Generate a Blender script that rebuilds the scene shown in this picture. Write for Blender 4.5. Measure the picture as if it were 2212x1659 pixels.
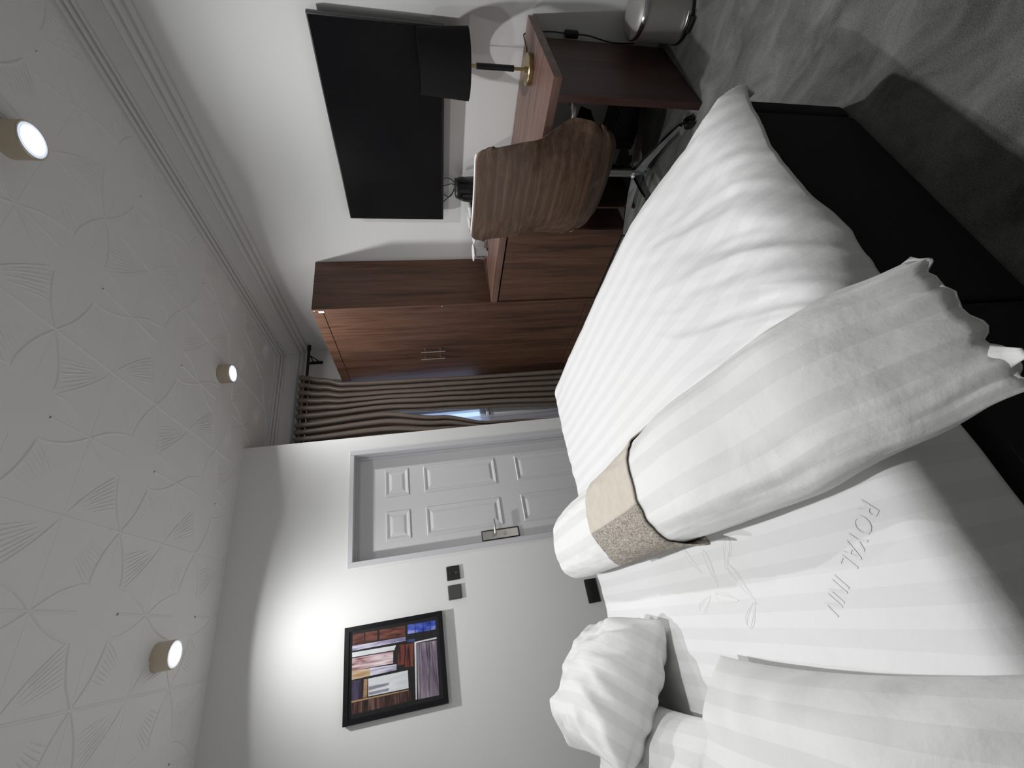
import bpy, bmesh, math, random
from mathutils import Vector, Matrix, noise, Euler

for o in list(bpy.data.objects): bpy.data.objects.remove(o)
scn = bpy.context.scene
COL = scn.collection

# ------------------------------------------------------------------ camera
F_PX = 894.185
R_RIGHT = Vector((0.8620823, -0.50064851, -0.07851861))
R_DOWN = Vector((-0.16523549, -0.13122136, -0.97748565))
R_FWD = Vector((0.47907341, 0.85564714, -0.19584851))
CAM_H = 1.37
cam_d = bpy.data.cameras.new('camera')
cam = bpy.data.objects.new('camera', cam_d); COL.objects.link(cam)
cam_d.sensor_fit = 'HORIZONTAL'; cam_d.sensor_width = 36.0
cam_d.lens = F_PX / 2212 * 36.0
cam_d.clip_start = 0.02; cam_d.clip_end = 60
# the photograph was taken with the phone turned on its side: image right = down, image up = right
m = Matrix.Identity(4)
for r in range(3):
    m[r][0] = R_DOWN[r]; m[r][1] = R_RIGHT[r]; m[r][2] = -R_FWD[r]
m[2][3] = CAM_H
cam.matrix_world = m
scn.camera = cam

# ------------------------------------------------------------------ world, lamps, exposure
W = bpy.data.worlds.new('world'); scn.world = W; W.use_nodes = True
bg = W.node_tree.nodes['Background']
bg.inputs[0].default_value = (0.46, 0.64, 1.0, 1); bg.inputs[1].default_value = 1.5
scn.view_settings.view_transform = 'Standard'; scn.view_settings.look = 'None'
scn.view_settings.gamma = 1.0; scn.view_settings.use_curve_mapping = False
scn.view_settings.exposure = 0.0
LAMP_W = 75.0
LAMP_CONE = math.radians(156)
LAMP_BLEND = 0.06
LAMP_POW = 2.1
LAMP_COL = (0.985, 0.99, 1.0)

# room dimensions (metres); X towards the television wall, Y towards the window wall
ZC = 2.716; XW = 2.55; YB = 3.565; YD = 3.045; XE = 1.35; XH = -1.25; YN = -1.7

# ------------------------------------------------------------------ helpers
def L(c):
    return tuple((v / 12.92 if v <= 0.04045 else ((v + 0.055) / 1.055) ** 2.4) for v in c)
def L8(r, g, b): return L((r / 255, g / 255, b / 255))

def newmat(name):
    mt = bpy.data.materials.new(name); mt.use_nodes = True
    nt = mt.node_tree; b = nt.nodes['Principled BSDF']
    return mt, nt, b
def N(nt, t, **kw):
    n = nt.nodes.new(t)
    for k, v in kw.items(): setattr(n, k, v)
    return n
def plain(name, col, rough=0.5, metal=0.0, spec=0.5, bump=0.0, bscale=200.0, var=0.0, coat=0.0, coords='Object'):
    mt, nt, b = newmat(name)
    b.inputs['Base Color'].default_value = (*col, 1)
    b.inputs['Roughness'].default_value = rough
    b.inputs['Metallic'].default_value = metal
    b.inputs['Specular IOR Level'].default_value = spec
    b.inputs['Coat Weight'].default_value = coat
    tc = N(nt, 'ShaderNodeTexCoord')
    if var > 0:
        nz = N(nt, 'ShaderNodeTexNoise'); nz.inputs['Scale'].default_value = bscale * 0.05; nz.inputs['Detail'].default_value = 4
        nt.links.new(tc.outputs[coords], nz.inputs['Vector'])
        rp = N(nt, 'ShaderNodeValToRGB')
        rp.color_ramp.elements[0].position = 0.3; rp.color_ramp.elements[1].position = 0.7
        rp.color_ramp.elements[0].color = (*[c * (1 - var) for c in col], 1)
        rp.color_ramp.elements[1].color = (*[min(1, c * (1 + var)) for c in col], 1)
        nt.links.new(nz.outputs['Fac'], rp.inputs[0]); nt.links.new(rp.outputs[0], b.inputs['Base Color'])
    if bump > 0:
        nz = N(nt, 'ShaderNodeTexNoise'); nz.inputs['Scale'].default_value = bscale; nz.inputs['Detail'].default_value = 3
        nt.links.new(tc.outputs[coords], nz.inputs['Vector'])
        bp = N(nt, 'ShaderNodeBump'); bp.inputs['Strength'].default_value = bump; bp.inputs['Distance'].default_value = 0.004
        nt.links.new(nz.outputs['Fac'], bp.inputs['Height']); nt.links.new(bp.outputs[0], b.inputs['Normal'])
    return mt
def wood(name, dark, mid, light, axis, stretch=14.0, scale=9.0, rough=0.45, figure=0.0, figaxis='Z', figscale=6.0, warp=0.5):
    """wood veneer: noise drawn out along the grain axis; figure adds wavy growth rings"""
    mt, nt, b = newmat(name)
    tc = N(nt, 'ShaderNodeTexCoord'); mp = N(nt, 'ShaderNodeMapping')
    sc = [scale] * 3; sc['XYZ'.index(axis)] = scale / stretch
    mp.inputs['Scale'].default_value = sc
    nt.links.new(tc.outputs['Object'], mp.inputs['Vector'])
    n1 = N(nt, 'ShaderNodeTexNoise'); n1.inputs['Scale'].default_value = 1.6; n1.inputs['Detail'].default_value = 7; n1.inputs['Roughness'].default_value = 0.62; n1.inputs['Distortion'].default_value = warp
    nt.links.new(mp.outputs[0], n1.inputs['Vector'])
    n2 = N(nt, 'ShaderNodeTexNoise'); n2.inputs['Scale'].default_value = 9.0; n2.inputs['Detail'].default_value = 4
    nt.links.new(mp.outputs[0], n2.inputs['Vector'])
    mx = N(nt, 'ShaderNodeMath', operation='MULTIPLY_ADD'); mx.inputs[1].default_value = 0.35
    nt.links.new(n2.outputs['Fac'], mx.inputs[0]); nt.links.new(n1.outputs['Fac'], mx.inputs[2])
    src = mx.outputs[0]
    if figure > 0:
        mp2 = N(nt, 'ShaderNodeMapping'); s2 = [1.0] * 3; s2['XYZ'.index(axis)] = 0.16; mp2.inputs['Scale'].default_value = s2
        nt.links.new(tc.outputs['Object'], mp2.inputs['Vector'])
        wv = N(nt, 'ShaderNodeTexWave', wave_type='BANDS', bands_direction=figaxis, wave_profile='SAW')
        wv.inputs['Scale'].default_value = figscale; wv.inputs['Distortion'].default_value = 5.0; wv.inputs['Detail'].default_value = 2.0; wv.inputs['Detail Scale'].default_value = 1.6
        nt.links.new(mp2.outputs[0], wv.inputs['Vector'])
        a = N(nt, 'ShaderNodeMath', operation='MULTIPLY_ADD'); a.inputs[1].default_value = figure
        nt.links.new(wv.outputs['Fac'], a.inputs[0]); nt.links.new(src, a.inputs[2])
        s3 = N(nt, 'ShaderNodeMath', operation='SUBTRACT'); s3.inputs[1].default_value = figure * 0.5
        nt.links.new(a.outputs[0], s3.inputs[0]); src = s3.outputs[0]
    rp = N(nt, 'ShaderNodeValToRGB'); e = rp.color_ramp.elements
    e[0].position = 0.45; e[0].color = (*dark, 1); e[1].position = 0.92; e[1].color = (*light, 1)
    k = e.new(0.66); k.color = (*mid, 1)
    nt.links.new(src, rp.inputs[0]); nt.links.new(rp.outputs[0], b.inputs['Base Color'])
    b.inputs['Roughness'].default_value = rough
    bp = N(nt, 'ShaderNodeBump'); bp.inputs['Strength'].default_value = 0.12; bp.inputs['Distance'].default_value = 0.002
    nt.links.new(src, bp.inputs['Height']); nt.links.new(bp.outputs[0], b.inputs['Normal'])
    return mt
def linen(name, a=(0.81, 0.81, 0.805), c=(0.765, 0.765, 0.76), period=0.066, crease=0.25, cscale=5.0):
    """white cotton with a woven satin stripe across U (metres)"""
    mt, nt, b = newmat(name)
    uv = N(nt, 'ShaderNodeUVMap'); sp = N(nt, 'ShaderNodeSeparateXYZ')
    nt.links.new(uv.outputs[0], sp.inputs[0])
    d = N(nt, 'ShaderNodeMath', operation='DIVIDE'); d.inputs[1].default_value = period
    nt.links.new(sp.outputs[0], d.inputs[0])
    fr = N(nt, 'ShaderNodeMath', operation='FRACT'); nt.links.new(d.outputs[0], fr.inputs[0])
    gt = N(nt, 'ShaderNodeMath', operation='GREATER_THAN'); gt.inputs[1].default_value = 0.5; nt.links.new(fr.outputs[0], gt.inputs[0])
    mx = N(nt, 'ShaderNodeMix', data_type='RGBA'); nt.links.new(gt.outputs[0], mx.inputs['Factor'])
    mx.inputs['A'].default_value = (*a, 1); mx.inputs['B'].default_value = (*c, 1)
    nt.links.new(mx.outputs['Result'], b.inputs['Base Color'])
    rg = N(nt, 'ShaderNodeMath', operation='MULTIPLY_ADD'); rg.inputs[1].default_value = -0.2; rg.inputs[2].default_value = 0.85
    nt.links.new(gt.outputs[0], rg.inputs[0]); nt.links.new(rg.outputs[0], b.inputs['Roughness'])
    b.inputs['Specular IOR Level'].default_value = 0.25
    b.inputs['Sheen Weight'].default_value = 0.15
    tc = N(nt, 'ShaderNodeTexCoord')
    n1 = N(nt, 'ShaderNodeTexNoise'); n1.inputs['Scale'].default_value = cscale; n1.inputs['Detail'].default_value = 5; n1.inputs['Roughness'].default_value = 0.5; n1.inputs['Distortion'].default_value = 0.25
    nt.links.new(tc.outputs['Object'], n1.inputs['Vector'])
    n2 = N(nt, 'ShaderNodeTexNoise'); n2.inputs['Scale'].default_value = 420; n2.inputs['Detail'].default_value = 2
    nt.links.new(tc.outputs['Object'], n2.inputs['Vector'])
    b1 = N(nt, 'ShaderNodeBump'); b1.inputs['Strength'].default_value = crease; b1.inputs['Distance'].default_value = 0.03
    nt.links.new(n1.outputs['Fac'], b1.inputs['Height'])
    b2 = N(nt, 'ShaderNodeBump'); b2.inputs['Strength'].default_value = 0.15; b2.inputs['Distance'].default_value = 0.0015
    nt.links.new(n2.outputs['Fac'], b2.inputs['Height']); nt.links.new(b1.outputs[0], b2.inputs['Normal'])
    nt.links.new(b2.outputs[0], b.inputs['Normal'])
    return mt

# mesh builder: collects shapes in world coordinates and links them as ONE mesh object
ORG = {}
def empty(name, loc, label=None, cat=None, group=None, kind=None):
    o = bpy.data.objects.new(name, None); COL.objects.link(o); o.location = loc
    o.empty_display_size = 0.05
    ORG[o.name] = Vector(loc)
    tag(o, label, cat, group, kind); return o
def tag(o, label=None, cat=None, group=None, kind=None):
    if label: o['label'] = label
    if cat: o['category'] = cat
    if group: o['group'] = group
    if kind: o['kind'] = kind
    return o
class MB:
    def __init__(s): s.bm = bmesh.new(); s.uv = None
    def box(s, x0, x1, y0, y1, z0, z1, bev=0.0, seg=2):
        r = bmesh.ops.create_cube(s.bm, size=1.0)
        vs = r['verts']
        for v in vs:
            v.co = Vector((x0 + (v.co.x + .5) * (x1 - x0), y0 + (v.co.y + .5) * (y1 - y0), z0 + (v.co.z + .5) * (z1 - z0)))
        if bev > 0:
            es = list({e for v in vs for e in v.link_edges})
            bmesh.ops.bevel(s.bm, geom=es, offset=bev, segments=seg, profile=0.5, affect='EDGES')
        return s
    def grid(s, nu, nv, fn, uvf=None, closeu=False):
        vs = [[s.bm.verts.new(fn(i / (nu if closeu else nu - 1), j / (nv - 1))) for j in range(nv)] for i in range(nu)]
        if uvf and s.uv is None: s.uv = s.bm.loops.layers.uv.new('UVMap')
        for i in range(nu if closeu else nu - 1):
            for j in range(nv - 1):
                i2 = (i + 1) % nu
                f = s.bm.faces.new((vs[i][j], vs[i2][j], vs[i2][j + 1], vs[i][j + 1]))
                if uvf:
                    den = nu if closeu else nu - 1
                    for lp, (a, b) in zip(f.loops, ((i, j), (i + 1, j), (i + 1, j + 1), (i, j + 1))):
                        lp[s.uv].uv = uvf(a / den, b / (nv - 1))
        return vs
    def lathe(s, prof, c, n=32, axis=Vector((0, 0, 1)), cap=True):
        """prof: list of (radius, height along axis) from c"""
        axis = Vector(axis).normalized()
        u = axis.orthogonal().normalized(); w = axis.cross(u)
        rings = []
        for r, h in prof:
            if r < 1e-6: rings.append([s.bm.verts.new(Vector(c) + axis * h)])
            else: rings.append([s.bm.verts.new(Vector(c) + axis * h + (u * math.cos(2 * math.pi * k / n) + w * math.sin(2 * math.pi * k / n)) * r) for k in range(n)])
        for a, b in zip(rings, rings[1:]):
            for k in range(n):
                k2 = (k + 1) % n
                if len(a) == 1 and len(b) == 1: continue
                if len(a) == 1: s.bm.faces.new((a[0], b[k], b[k2]))
                elif len(b) == 1: s.bm.faces.new((a[k], b[0], a[k2]))
                else: s.bm.faces.new((a[k], b[k], b[k2], a[k2]))
        if cap:
            for rg in (rings[0], rings[-1]):
                if len(rg) > 2:
                    try: s.bm.faces.new(rg)
                    except ValueError: pass
        return s
    def tube(s, pts, r, n=10, closed=False, radii=None):
        pts = [Vector(p) for p in pts]; k = len(pts); rings = []
        t0 = (pts[1] - pts[0]).normalized(); u = t0.orthogonal().normalized()
        for i, p in enumerate(pts):
            a = pts[(i - 1) % k] if (closed or i > 0) else pts[i]
            b = pts[(i + 1) % k] if (closed or i < k - 1) else pts[i]
            t = (b - a).normalized(); u = (u - t * u.dot(t)).normalized(); w = t.cross(u)
            rr = radii[i] if radii else r
            rings.append([s.bm.verts.new(p + (u * math.cos(2 * math.pi * q / n) + w * math.sin(2 * math.pi * q / n)) * rr) for q in range(n)])
        for i in range(k if closed else k - 1):
            a = rings[i]; b = rings[(i + 1) % k]
            for q in range(n): s.bm.faces.new((a[q], a[(q + 1) % n], b[(q + 1) % n], b[q]))
        if not closed:
            s.bm.faces.new(rings[0][::-1]); s.bm.faces.new(rings[-1])
        return s
    def prism(s, poly, d):
        """poly: list of world points in a plane, extruded by vector d"""
        a = [s.bm.verts.new(Vector(p)) for p in poly]; b = [s.bm.verts.new(Vector(p) + Vector(d)) for p in poly]
        n = len(a)
        s.bm.faces.new(a[::-1]); s.bm.faces.new(b)
        for i in range(n): s.bm.faces.new((a[i], a[(i + 1) % n], b[(i + 1) % n], b[i]))
        return s
    def build(s, name, mat, parent=None, smooth=False, angle=35, org=None, recalc=True):
        if recalc: bmesh.ops.recalc_face_normals(s.bm, faces=s.bm.faces)
        o_ = ORG.get(parent.name, Vector((0, 0, 0))) if parent else Vector(org or (0, 0, 0))
        if o_.length > 0: bmesh.ops.translate(s.bm, verts=s.bm.verts, vec=-o_)
        me = bpy.data.meshes.new(name); s.bm.to_mesh(me); s.bm.free()
        for mt in (mat if isinstance(mat, (list, tuple)) else [mat]): me.materials.append(mt)
        if smooth:
            me.shade_smooth()
            if angle is not None:
                try: me.set_sharp_from_angle(angle=math.radians(angle))
                except Exception: pass
        o = bpy.data.objects.new(name, me); COL.objects.link(o)
        if parent: o.parent = parent
        else: o.location = o_
        ORG[o.name] = o_
        return o
def struct(o): o['kind'] = 'structure'; return o
def bez(a, b, c, n):
    return [(a * (1 - t) ** 2 + b * (2 * t * (1 - t)) + c * t * t) for t in [i / n for i in range(n + 1)]]
def sm(x, a, b):
    t = max(0.0, min(1.0, (x - a) / (b - a))); return t * t * (3 - 2 * t)
def interp(x, pts):
    if x <= pts[0][0]: return pts[0][1]
    for (a, va), (b, vb) in zip(pts, pts[1:]):
        if x <= b:
            t = (x - a) / (b - a); t = t * t * (3 - 2 * t); return va + (vb - va) * t
    return pts[-1][1]
def catmull(pts, n=8):
    pts = [Vector(p) for p in pts]; out = []
    for i in range(len(pts) - 1):
        p0 = pts[max(0, i - 1)]; p1 = pts[i]; p2 = pts[i + 1]; p3 = pts[min(len(pts) - 1, i + 2)]
        for k in range(n):
            t = k / n
            out.append(0.5 * ((2 * p1) + (p2 - p0) * t + (2 * p0 - 5 * p1 + 4 * p2 - p3) * t * t + (3 * p1 - p0 - 3 * p2 + p3) * t ** 3))
    out.append(pts[-1]); return out

# ------------------------------------------------------------------ materials
M = {}
M['wall'] = plain('white_wall_paint', (0.80, 0.80, 0.785), 0.62, bump=0.10, bscale=35, spec=0.35)
M['ceil'] = plain('white_ceiling_plaster', (0.80, 0.795, 0.785), 0.8, bump=0.04, bscale=300, spec=0.2)
M['trim'] = plain('white_cornice_plaster', (0.72, 0.715, 0.705), 0.8, bump=0.06, bscale=120, spec=0.2)
M['door'] = plain('grey_white_gloss_paint', (0.66, 0.655, 0.665), 0.4, bump=0.04, bscale=60)
M['frame'] = plain('grey_white_frame_paint', (0.62, 0.615, 0.635), 0.42)
M['ward'] = wood('walnut_laminate_upright', L8(52, 33, 24), L8(88, 60, 45), L8(112, 80, 62), 'Z', stretch=16, scale=11, rough=0.52)
M['deskt'] = wood('walnut_laminate_lengthwise', L8(74, 52, 44), L8(112, 84, 74), L8(134, 104, 92), 'Y', stretch=16, scale=11, rough=0.38)
M['deskp'] = wood('dark_walnut_laminate', L8(48, 30, 26), L8(72, 48, 42), L8(86, 60, 54), 'Z', stretch=14, scale=9, rough=0.45)
M['shell'] = wood('walnut_veneer_shell', L8(78, 58, 45), L8(98, 76, 61), L8(124, 101, 84), 'Y', stretch=22, scale=30, rough=0.42, figure=0.15, figaxis='Z', figscale=6.0, warp=0.12)
M['leather'] = plain('white_leatherette', (0.78, 0.77, 0.75), 0.5, bump=0.1, bscale=300)
M['chrome'] = plain('chrome', (0.75, 0.76, 0.78), 0.12, 1.0)
M['steel'] = plain('brushed_steel', (0.52, 0.51, 0.50), 0.34, 1.0, bump=0.05, bscale=400)
M['binsteel'] = plain('satin_steel_sheet', (0.42, 0.405, 0.385), 0.45, 0.4)
M['nickel'] = plain('satin_nickel', (0.63, 0.60, 0.56), 0.3, 1.0)
M['champagne'] = plain('brushed_champagne_metal', (0.62, 0.54, 0.42), 0.36, 0.85)
M['brass'] = plain('aged_brass', (0.50, 0.40, 0.22), 0.3, 1.0)
M['black'] = plain('black_plastic', (0.012, 0.012, 0.013), 0.4)
M['gloss'] = plain('black_gloss', (0.008, 0.008, 0.009), 0.12)
M['fabric'] = plain('black_shade_fabric', (0.008, 0.008, 0.0085), 0.9, bump=0.25, bscale=700, spec=0.2)
M['divan'] = plain('black_divan_fabric', (0.020, 0.019, 0.021), 0.92, bump=0.3, bscale=800, spec=0.15)
M['mattress'] = plain('mattress_ticking', (0.72, 0.72, 0.72), 0.85)
M['linen'] = linen('striped_white_duvet')
M['linen2'] = linen('striped_white_pillowcase', a=(0.81, 0.81, 0.80), c=(0.75, 0.75, 0.74), crease=0.35, cscale=7)
M['weave'] = plain('satin_woven_letters', (0.735, 0.735, 0.735), 0.6, spec=0.3)
M['beige'] = plain('beige_woven_cloth', L8(205, 196, 184), 0.9, bump=0.3, bscale=500, var=0.05, spec=0.2)
def marled(name, a, b_):
    mt, nt, b = newmat(name); tc = N(nt, 'ShaderNodeTexCoord'); mp = N(nt, 'ShaderNodeMapping')
    mp.inputs['Scale'].default_value = (1.0, 0.45, 1.0); nt.links.new(tc.outputs['Object'], mp.inputs[0])
    n1 = N(nt, 'ShaderNodeTexNoise'); n1.inputs['Scale'].default_value = 190; n1.inputs['Detail'].default_value = 4; n1.inputs['Roughness'].default_value = 0.7
    nt.links.new(mp.outputs[0], n1.inputs['Vector'])
    rp = N(nt, 'ShaderNodeValToRGB'); e = rp.color_ramp.elements
    e[0].position = 0.36; e[0].color = (*a, 1); e[1].position = 0.66; e[1].color = (*b_, 1)
    nt.links.new(n1.outputs['Fac'], rp.inputs[0]); nt.links.new(rp.outputs[0], b.inputs['Base Color'])
    b.inputs['Roughness'].default_value = 0.9; b.inputs['Specular IOR Level'].default_value = 0.2
    bp = N(nt, 'ShaderNodeBump'); bp.inputs['Strength'].default_value = 0.4; bp.inputs['Distance'].default_value = 0.003
    nt.links.new(n1.outputs['Fac'], bp.inputs['Height']); nt.links.new(bp.outputs[0], b.inputs['Normal'])
    return mt
M['taupe'] = marled('taupe_marled_cloth', L8(120, 112, 103), L8(196, 189, 178))
M['curtain'] = plain('taupe_satin_curtain', L8(122, 110, 101), 0.36, bump=0.12, bscale=260, var=0.06, spec=0.5)
M['rod'] = plain('black_metal_rod', (0.02, 0.02, 0.022), 0.4, 0.6)
M['switchd'] = plain('black_switch_plate', (0.022, 0.022, 0.022), 0.35)
M['switchg'] = plain('grey_switch_plate', (0.075, 0.073, 0.073), 0.38)
M['mark'] = plain('pale_grey_mark', (0.25, 0.25, 0.25), 0.5)
M['hole'] = plain('dark_slot', (0.002, 0.002, 0.002), 0.7)
M['china'] = plain('white_china', (0.85, 0.85, 0.85), 0.2)
M['pframe'] = plain('black_frame_lacquer', (0.008, 0.008, 0.010), 0.25)
M['upvc'] = plain('white_window_plastic', (0.8, 0.8, 0.82), 0.35)
mt, nt, b = newmat('television_screen')
b.inputs['Base Color'].default_value = (0.004, 0.004, 0.005, 1); b.inputs['Roughness'].default_value = 0.2; b.inputs['Specular IOR Level'].default_value = 0.16
M['screen'] = mt
mt, nt, b = newmat('clear_glass'); b.inputs['Transmission Weight'].default_value = 1.0; b.inputs['Roughness'].default_value = 0.02; b.inputs['IOR'].default_value = 1.45; b.inputs['Base Color'].default_value = (0.95, 0.97, 0.97, 1)
M['glass'] = mt
# window pane: thin glass that lets daylight through
mt, nt, b = newmat('window_glass')
tr = N(nt, 'ShaderNodeBsdfTransparent'); gl = N(nt, 'ShaderNodeBsdfGlossy'); gl.inputs['Roughness'].default_value = 0.02
mxs = N(nt, 'ShaderNodeMixShader'); mxs.inputs[0].default_value = 0.06
nt.links.new(tr.outputs[0], mxs.inputs[1]); nt.links.new(gl.outputs[0], mxs.inputs[2])
nt.links.new(mxs.outputs[0], nt.nodes['Material Output'].inputs['Surface'])
M['pane'] = mt
mt, nt, b = newmat('sheer_net')
df = N(nt, 'ShaderNodeBsdfDiffuse'); df.inputs[0].default_value = (0.8, 0.79, 0.84, 1)
tl = N(nt, 'ShaderNodeBsdfTranslucent'); tl.inputs[0].default_value = (0.8, 0.79, 0.86, 1)
m1 = N(nt, 'ShaderNodeMixShader'); m1.inputs[0].default_value = 0.55
nt.links.new(df.outputs[0], m1.inputs[1]); nt.links.new(tl.outputs[0], m1.inputs[2])
tr = N(nt, 'ShaderNodeBsdfTransparent'); m2 = N(nt, 'ShaderNodeMixShader'); m2.inputs[0].default_value = 0.25
nt.links.new(m1.outputs[0], m2.inputs[1]); nt.links.new(tr.outputs[0], m2.inputs[2])
nt.links.new(m2.outputs[0], nt.nodes['Material Output'].inputs['Surface'])
M['net'] = mt
def emit(name, col, s):
    mt, nt, b = newmat(name); b.inputs['Base Color'].default_value = (0.8, 0.8, 0.8, 1)
    b.inputs['Emission Color'].default_value = (*col, 1); b.inputs['Emission Strength'].default_value = s
    return mt
M['led'] = emit('lit_led_lens', (0.93, 0.97, 1.0), 3.2)
M['ledrim'] = emit('lit_lens_rim', (0.62, 0.76, 1.0), 0.75)
# carpet
mt, nt, b = newmat('grey_cut_pile_carpet'); tc = N(nt, 'ShaderNodeTexCoord')
n1 = N(nt, 'ShaderNodeTexNoise'); n1.inputs['Scale'].default_value = 6.0; n1.inputs['Detail'].default_value = 9; n1.inputs['Roughness'].default_value = 0.62; n1.inputs['Distortion'].default_value = 0.7
mpc = N(nt, 'ShaderNodeMapping'); mpc.inputs['Rotation'].default_value = (0, 0, 0.6); mpc.inputs['Scale'].default_value = (1.0, 0.72, 1)
nt.links.new(tc.outputs['Object'], mpc.inputs[0]); nt.links.new(mpc.outputs[0], n1.inputs['Vector'])
n2 = N(nt, 'ShaderNodeTexNoise'); n2.inputs['Scale'].default_value = 260; n2.inputs['Detail'].default_value = 3
nt.links.new(tc.outputs['Object'], n2.inputs['Vector'])
ad = N(nt, 'ShaderNodeMath', operation='MULTIPLY_ADD'); ad.inputs[1].default_value = 0.45
nt.links.new(n2.outputs['Fac'], ad.inputs[0]); nt.links.new(n1.outputs['Fac'], ad.inputs[2])
rp = N(nt, 'ShaderNodeValToRGB'); e = rp.color_ramp.elements
e[0].position = 0.52; e[0].color = (0.078, 0.082, 0.075, 1); e[1].position = 0.92; e[1].color = (0.262, 0.268, 0.25, 1)
nt.links.new(ad.outputs[0], rp.inputs[0]); nt.links.new(rp.outputs[0], b.inputs['Base Color'])
b.inputs['Roughness'].default_value = 0.95; b.inputs['Specular IOR Level'].default_value = 0.1; b.inputs['Sheen Weight'].default_value = 0.2
bp = N(nt, 'ShaderNodeBump'); bp.inputs['Strength'].default_value = 0.9; bp.inputs['Distance'].default_value = 0.012
nt.links.new(ad.outputs[0], bp.inputs['Height']); nt.links.new(bp.outputs[0], b.inputs['Normal'])
M['carpet'] = mt

# ------------------------------------------------------------------ room shell
T = 0.12
struct(MB().box(XH - T, XW + T, YN - T, YB + T, -0.1, 0.0).build('floor', M['carpet']))
ceiling = struct(MB().box(XH - T, XW + T, YN - T, YB + T, ZC, ZC + 0.1).build('ceiling', M['ceil']))
struct(MB().box(XW, XW + T, YN - T, YB + T, 0, ZC).build('wall_right', M['wall']))
struct(MB().box(XH - T, XH, YN - T, YD + T, 0, ZC).build('wall_head', M['wall']))
struct(MB().box(XH, XW, YN - T, YN, 0, ZC).build('wall_near', M['wall']))
# door wall with its opening
DX0, DX1, DZ = 0.464, 1.204, 1.952       # clear opening inside the frame
OX0, OX1, OZ = 0.428, 1.240, 1.985       # outer edge of the frame
WT = 0.20
w = MB(); w.box(XH - T, OX0, YD, YD + WT, 0, ZC).box(OX1, XE, YD, YD + WT, 0, ZC).box(OX0, OX1, YD, YD + WT, OZ, ZC)
w.box(XE - WT, XE, YD + WT, YB + T, 0, ZC)
struct(w.build('wall_left', M['wall']))
# window wall with its opening
WX0, WX1, WZ0, WZ1 = 1.47, 2.12, 0.86, 2.2
w = MB(); w.box(XE, WX0, YB, YB + T, 0, ZC).box(WX1, XW, YB, YB + T, 0, ZC).box(WX0, WX1, YB, YB + T, 0, WZ0).box(WX0, WX1, YB, YB + T, WZ1, ZC)
struct(w.build('wall_back', M['wall']))

# cornice: profile swept along the television wall and the window wall, mitred in the corner
PROF = [(0.0, 2.490), (0.020, 2.490), (0.030, 2.496), (0.034, 2.506), (0.031, 2.514), (0.027, 2.517), (0.027, 2.519), (0.040, 2.522), (0.054, 2.528), (0.058, 2.538), (0.054, 2.545), (0.051, 2.547), (0.051, 2.549),
        (0.070, 2.552), (0.086, 2.556), (0.090, 2.564), (0.084, 2.572), (0.080, 2.60), (0.082, 2.63), (0.090, 2.652), (0.094, 2.657), (0.108, 2.658), (0.114, 2.664), (0.112, 2.670), (0.106, 2.672), (0.106, 2.675),
        (0.124, 2.677), (0.130, 2.683), (0.128, 2.689), (0.122, 2.691), (0.122, 2.694), (0.142, 2.696), (0.148, 2.702), (0.146, 2.707), (0.146, 2.710), (0.166, 2.711), (0.170, ZC)]
def cornice(name, fn):
    mb = MB(); n = len(PROF)
    a = [mb.bm.verts.new(fn(d, z, 0)) for d, z in PROF]; b = [mb.bm.verts.new(fn(d, z, 1)) for d, z in PROF]
    for i in range(n - 1): mb.bm.faces.new((a[i], a[i + 1], b[i + 1], b[i]))
    return struct(mb.build(name, M['trim'], smooth=True, angle=25))
cornice('trim_1', lambda d, z, e: Vector((XW - d, YN if e == 0 else YB - d, z)))
cornice('trim_2', lambda d, z, e: Vector((XE if e == 0 else XW - d, YB - d, z)))

# moulded ceiling pattern: thin plaster ridges (lines, crossing curves and ribbed fans)
verts, faces = [], []
def inside(p): return XH < p[0] < XW - 0.17 and YN < p[1] < (YB - 0.17 if p[0] > XE else YD)
def ridge(pts, wd=0.011, h=0.0042):
    pts = [Vector((p[0], p[1])) for p in pts if inside(p)]
    if len(pts) < 2: return
    base = len(verts)
    for i, p in enumerate(pts):
        t = (pts[min(i + 1, len(pts) - 1)] - pts[max(i - 1, 0)]).normalized(); nrm = Vector((-t.y, t.x))
        for k, (o_, hh) in enumerate(((-.5, 0), (-.28, .75), (0, 1), (.28, .75), (.5, 0))):
            tp = min(1.0, 0.12 + i / 2.5, 0.12 + (len(pts) - 1 - i) / 2.5) if len(pts) > 5 else 1.0   # ends fade into the plaster
            q = p + nrm * (o_ * wd * (0.5 + 0.5 * tp)); verts.append((q.x, q.y, ZC + 0.0005 - h * hh * tp))
    for i in range(len(pts) - 1):
        for k in range(4):
            a = base + i * 5 + k; faces.append((a, a + 1, a + 6, a + 5))
S = 0.308
BX, BY = 1.195, 1.752
def line(p, q, n): return [(p[0] + (q[0] - p[0]) * i / n, p[1] + (q[1] - p[1]) * i / n) for i in range(n + 1)]
SC = [(-.085, -.220), (-.084, -.165), (-.052, -.080), (0, 0), (.055, .080), (.088, .165), (.098, .220)]
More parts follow.
